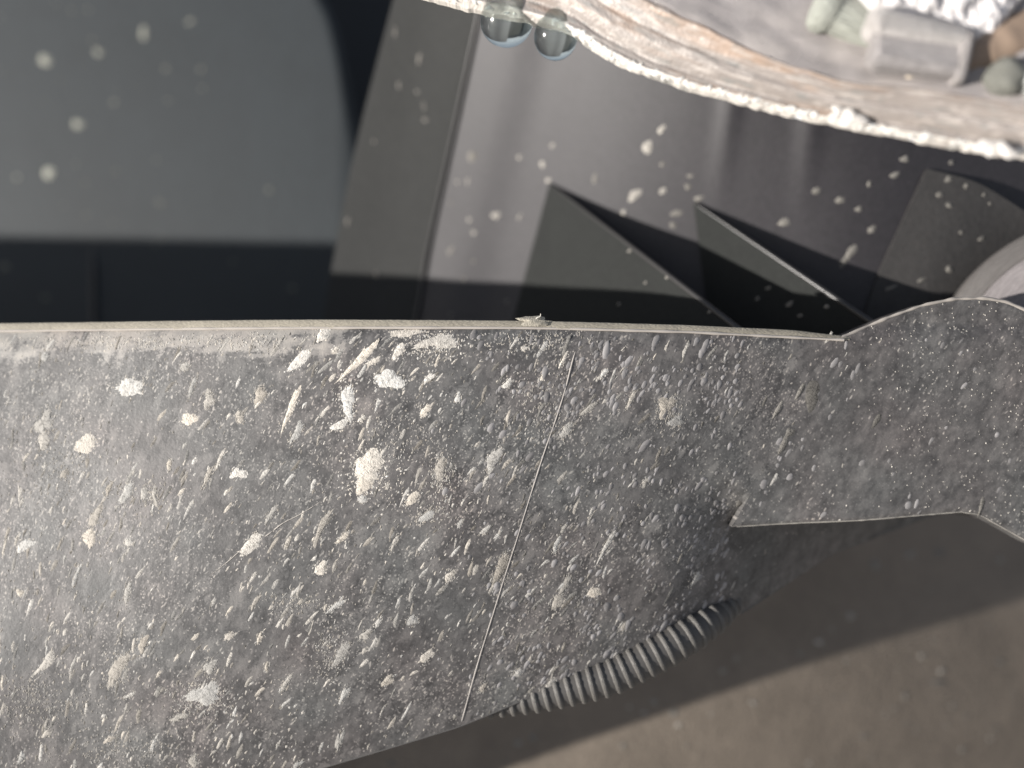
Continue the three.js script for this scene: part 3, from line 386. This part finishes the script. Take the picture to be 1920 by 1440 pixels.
// ---------------------------------------------------------------- wet corroded bracket at upper right
const Lc = [[640, -70], [740, -28], [820, -3], [903, 15], [1000, 36], [1075, 60], [1144, 103], [1203, 131], [1280, 157], [1400, 188], [1500, 213], [1600, 234], [1700, 252], [1800, 270], [1880, 285], [1960, 292], [2140, 320]];
const Uc = [[700, -300], [790, -240], [870, -190], [945, -150], [1010, -120], [1070, -88], [1140, -50], [1240, 8], [1330, 52], [1420, 96], [1500, 126], [1580, 150], [1680, 162], [1780, 174], [1860, 186], [1950, 198], [2140, 226]];
const bm = (x) => 0.875 + 0.085 * (1400 - x) / 600;   // the bracket comes nearer towards the right
const mixc = (a, b, t) => a.map((x, i) => lerp(x, b[i], t));
M.metal = new THREE.MeshStandardMaterial({ vertexColors: true, roughness: 0.5, metalness: 0.1, bumpScale: 0.0001, bumpMap: tex(512, 512, (i, j) => { const q = 0.5 * fbm(i / 20, j / 8, 5, 4) + 0.5 * vn(i / 3, j / 3, 6); return [q, q, q]; }) });
M.crust = new THREE.MeshStandardMaterial({ vertexColors: true, roughness: 0.55 });
const br = base('metal_bracket', at(1400, 150, 0.95), 'pale corroded metal bracket with white crusted lip, sloping across the upper right', 'bracket');
{
  const lc = new THREE.CatmullRomCurve3(Lc.map(([x, y]) => at(x, y, bm(x)))), uc = new THREE.CatmullRomCurve3(Uc.map(([x, y]) => at(x, y, bm(x) - 0.018))), NI = 300, NJ = 56, rows = [];
  const prof = (v) => 4.5 * Math.exp(-(((v - 0.04) / 0.045) ** 2)) - 5 * Math.exp(-(((v - 0.22) / 0.06) ** 2)) + 4 * Math.exp(-(((v - 0.42) / 0.1) ** 2)) - 3 * Math.exp(-(((v - 0.62) / 0.05) ** 2)) + 6 * Math.exp(-(((v - 0.9) / 0.08) ** 2)) - 14 * clamp((0.03 - v) / 0.03) - 3 * clamp((v - 0.96) / 0.04);
  for (let j = 0; j <= NJ; j++) { const r = [], v = j / NJ; for (let i = 0; i <= NI; i++) { const t = i / NI, p = lc.getPoint(t).lerp(uc.getPoint(t), v), x = t * 60; p.addScaledVector(TOCAM, U * (prof(v + 0.05 * (fbm(x / 3, v * 2, 12, 2) - 0.5)) + 3.5 * (fbm(x * 0.7, v * 9, 14, 4) - 0.5))); if (j === 0) p.addScaledVector(UP, U * 5 * (fbm(x * 1.7, 0, 15, 3) - 0.5)); r.push(p); } rows.push(r); }
  const col = (i, j) => { const t = i / NI * 60, v = j / NJ; let c = mixc([0.2, 0.176, 0.16], [0.28, 0.25, 0.23], fbm(t * 0.4, v * 14, 22, 4)); c = mixc(c, [0.28, 0.21, 0.165], clamp(1.2 * sst(0.45, 0.9, fbm(t * 0.18, v * 7, 25, 3) + 0.25 * sst(0.5, 0.95, v)) - 0.1)); c = mixc(c, [0.66, 0.62, 0.57], sst(0.075, 0.025, v + 0.07 * (fbm(t * 2, v * 5, 27, 3) - 0.5))); c = mixc(c, [0.4, 0.36, 0.33], 0.7 * sst(0.58, 0.74, fbm(t * 0.9, v * 18, 29, 3))); return mixc(c, [0.16, 0.17, 0.165], sst(0.66, 0.74, fbm(t * 0.8, v * 24, 33, 3)) * 0.5); };
  const N = TOCAM.clone();
  part('flange', slab(rows, N, 18 * U, (i, j) => [i / NI * 3.5, j / NJ * 0.35], col), M.metal, br);
  const Wt = [[760, -420], [900, -330], [1020, -260], [1140, -190], [1240, -110], [1320, -60], [1420, -40], [1520, -30], [1640, -20], [1780, -20], [1900, -10], [2000, 0], [2200, 10]];
  const wb = net([Uc.map(([x, y]) => at(x, y + 12, bm(x) - 0.018)), Uc.map(([x, y]) => at(x + 10, y - 40, bm(x) - 0.014)), Uc.map(([x, y]) => at(x + 30, y - 110, bm(x) - 0.01)), Uc.map(([x, y]) => at(x + 60, y - 320, bm(x)))], 140, 30);
  wb.forEach((r, j) => r.forEach((p, i) => p.addScaledVector(TOCAM, U * 6 * (fbm(i / 5, j / 4, 44, 3) - 0.5))));
  part('web', slab(wb, TOCAM, 12 * U, (i, j) => [i / 30, j / 10], (i, j) => mixc([0.24, 0.22, 0.215], [0.33, 0.3, 0.285], sst(0.35, 0.7, fbm(i / 8, j / 5, 46, 3)))), M.metal, br);
  const cr = new MB(), rr = rng(99);
  for (let k = 0; k < 420; k++) { const t = rr(), v = 0.012 + 0.045 * rr() ** 2, p = lc.getPoint(t).lerp(uc.getPoint(t), v); if (t < 0.28 && rr() > 0.35) continue; const s = 4 + 6 * rr() ** 2; p.addScaledVector(TOCAM, U * (prof(v) - 1)); const n = TOCAM.clone().addScaledVector(UP, -0.5 * rr()).normalize(), X = R_.clone(), Y = new THREE.Vector3().crossVectors(n, X).normalize();
    blob(cr, { p, x: X, y: Y, n }, s * (1.2 + rr()), s, -0.2 + (rr() - 0.5), s * 0.2, k, mixc([0.7, 0.66, 0.6], [0.58, 0.58, 0.56], rr()), { seg: 7, rings: 2, rough: 0.4 }); }
  for (const [x, y, s] of [[1600, 222, 26], [1860, 277, 28], [1890, 284, 20], [1572, 212, 18], [1718, 158, 30], [1680, 152, 20]]) blob(cr, { p: at(x, y, bm(x) - 0.012), x: R_, y: UP, n: TOCAM }, s * 1.7, s, -0.15, s * 0.16, x, y < 180 ? [0.72, 0.62, 0.48] : [0.68, 0.64, 0.59], { seg: 18, rings: 4, rough: 0.4 });
  part('mineral_crust', cr.geo(), M.crust, br, undefined, 'stuff');
}
{ // two hanging water drops
  M.water = new THREE.MeshPhysicalMaterial({ color: new THREE.Color(0.72, 0.8, 0.79), roughness: 0.1, transmission: 1, thickness: 0.006, ior: 1.33 });
  for (const [x, y, r, lab] of [[950, 36, 49, 'larger clear water drop hanging from the bracket edge, left one of the pair'], [1042, 64, 40, 'smaller clear water drop hanging from the bracket edge, right one of the pair']]) {
    const c = at(x, y + 4, bm(x) + 0.016), pts = []; for (let k = 0; k <= 24; k++) { const a = k / 24 * Math.PI, s = Math.sin(a), z = -Math.cos(a); pts.push(new THREE.Vector2(Math.max(1e-7, s * (z > 0 ? 1 - 0.12 * z : 1)) * r * U * 0.97, z * r * U * 0.97 * (z > 0 ? 1.25 : x > 1000 ? 1.08 : 0.94))); }
    const g = new THREE.LatheGeometry(pts, 48), m = new THREE.Mesh(g, M.water); m.name = numbered('water_drop'); m.position.copy(c); m.castShadow = m.receiveShadow = true; m.userData = { label: lab, category: 'water drop' }; scene.add(m);
  }
}
{ // things on top of the bracket
  const rough = (g, amp, k, seed) => { const p = g.attributes.position, n = g.attributes.normal, v = new THREE.Vector3(); for (let i = 0; i < p.count; i++) { v.fromBufferAttribute(p, i); const q = (fbm((v.x + v.z * 0.7) / (k * U) + 50, (v.y - v.z * 0.6) / (k * U) + 50, seed, 4) - 0.5) * amp * U; p.setXYZ(i, v.x + n.getX(i) * q, v.y + n.getY(i) * q, v.z + n.getZ(i) * q); } g.computeVertexNormals(); return g; };
  const basis = (tilt, yaw = 0) => { const x = R_.clone().multiplyScalar(Math.cos(tilt)).addScaledVector(UP, Math.sin(tilt)).addScaledVector(FW, yaw).normalize(), z = TOCAM.clone().addScaledVector(x, -TOCAM.dot(x)).normalize(), y = new THREE.Vector3().crossVectors(z, x); return new THREE.Matrix4().makeBasis(x, y, z); };
  const put = (g, m, p) => { g.applyMatrix4(m); g.translate(p.x, p.y, p.z); return g; };
  const lightTex = (c, seed) => dusty(c, seed, 40, 0.0004, 0.6, 256);
  // block
  const bp = at(1718, 98, 0.80), bm = basis(-0.16), block = base('metal_block', bp, 'pale grey metal block with white crusted top, on top of the bracket', 'block');
  part('block_body', put(rough(new RoundedBoxGeometry(140 * U, 72 * U, 40 * U, 24, 16 * U), 26, 34, 3), bm, bp), lightTex([0.42, 0.39, 0.38], 81), block);
  M.white = lightTex([0.62, 0.585, 0.56], 82);
  const off = (x, y, z) => new THREE.Vector3(x * U, y * U, z * U).applyMatrix4(bm).add(bp);
  const topb = new RoundedBoxGeometry(150 * U, 34 * U, 50 * U, 24, 15 * U); part('top_rim', put(rough(topb, 30, 30, 5), bm, off(-2, 30, 2)), M.white, block);
  part('side_rim', put(rough(new RoundedBoxGeometry(20 * U, 76 * U, 46 * U, 20, 9 * U), 16, 26, 6), bm, off(66, -4, 2)), lightTex([0.48, 0.445, 0.43], 83), block);
  // chunk of ice
  const ic = [[1560, -140, 1640, 8], [1640, -140, 1690, 34], [1720, -140, 1738, 52], [1790, -140, 1790, 74], [1850, -140, 1830, 90], [1890, -140, 1856, 95], [1920, -120, 1872, 62], [1950, -60, 1905, 6]], rows = [];
  for (let j = 0; j <= 70; j++) { const r = []; for (let i = 0; i <= 110; i++) { const t = i / 110 * (ic.length - 1), k = Math.min(ic.length - 2, Math.floor(t)), f = t - k, tp = [lerp(ic[k][0], ic[k + 1][0], f), lerp(ic[k][1], ic[k + 1][1], f)], bt = [lerp(ic[k][2], ic[k + 1][2], f), lerp(ic[k][3], ic[k + 1][3], f)], v = j / 70, x = lerp(tp[0], bt[0], v), y = lerp(tp[1], bt[1], v); const ed = Math.min(1, 4 * (1 - v), 4 * i / 110, 4 * (1 - i / 110)); const p = at(x, y, 0.785 + 0.02 * v); p.addScaledVector(TOCAM, U * (14 * Math.sqrt(ed) + 22 * (fbm((x + y * 0.5) / 34, (y - x * 0.3) / 40, 61, 4) - 0.5) + 8 * (vn((x + y * 0.6) / 9, (y - x * 0.5) / 7, 62) - 0.5))); r.push(p); } rows.push(r); }
  const ice = base('ice_chunk', at(1760, 20, 0.795), 'rough white frosty chunk with a pointed lower tip, at the top right corner', 'ice chunk');
  part('ice_body', slab(rows, TOCAM, 40 * U, arcUV(rows, 0.05)), new THREE.MeshPhysicalMaterial({ color: new THREE.Color(0.56, 0.535, 0.53), roughness: 0.5 }), ice);
  // pale green pipe
  const pa = at(1528, 5, 0.835), pb = at(1760, 110, 0.84), pd = pb.clone().sub(pa), q = new THREE.Quaternion().setFromUnitVectors(new THREE.Vector3(0, 1, 0), pd.clone().normalize());
  const pipe = base('green_pipe', pa, 'short pale green pipe end lying above the bracket, left of the block', 'pipe');
  M.green = lightTex([0.33, 0.34, 0.3], 84);
  const pg = new THREE.LatheGeometry([[0, 0], [20, 0], [33, 3], [40, 12], [40, 26], [34, 32], [34, 300]].map(([r, y]) => new THREE.Vector2(r * U, y * U)), 40); pg.applyQuaternion(q); pg.translate(pa.x, pa.y, pa.z); part('pipe_body', pg, M.green, pipe);
  // brown stub, dark ball, pale pebble
  const st = base('rubber_stub', at(1850, 100, 0.82), 'brown rounded rubber stub behind the ice tip, near the right border', 'stub');
  const sg = tube([[1760, 120, 0.82], [1810, 112, 0.82], [1860, 98, 0.82], [1930, 70, 0.82], [2040, 30, 0.82]].map((p) => at(...p)), (t) => U * (26 + 22 * Math.sin(Math.PI * clamp(t * 1.1)) + 4 * vn(t * 14, 4)), 28).geo(); part('stub_body', rough(sg, 10, 22, 9), lightTex([0.26, 0.19, 0.14], 85), st);
  const ball = (name, x, y, r, m, c, lab, cat) => { const p = at(x, y, m), g = rough(new THREE.SphereGeometry(r * U, 40, 28), r * 0.35, r * 0.7, x); const o = new THREE.Mesh(g, c); o.name = numbered(name); o.position.copy(p); o.castShadow = o.receiveShadow = true; o.userData = { label: lab, category: cat }; scene.add(o); };
  ball('pebble', 1886, 146, 30, 0.79, lightTex([0.16, 0.16, 0.14], 86), 'dark grey green rounded pebble under the brown stub, on the bracket', 'pebble');
  ball('pebble', 1932, 150, 24, 0.785, lightTex([0.55, 0.56, 0.53], 87), 'pale rounded pebble cut by the right border, on the bracket', 'pebble');
}
renderer.render(scene, camera);
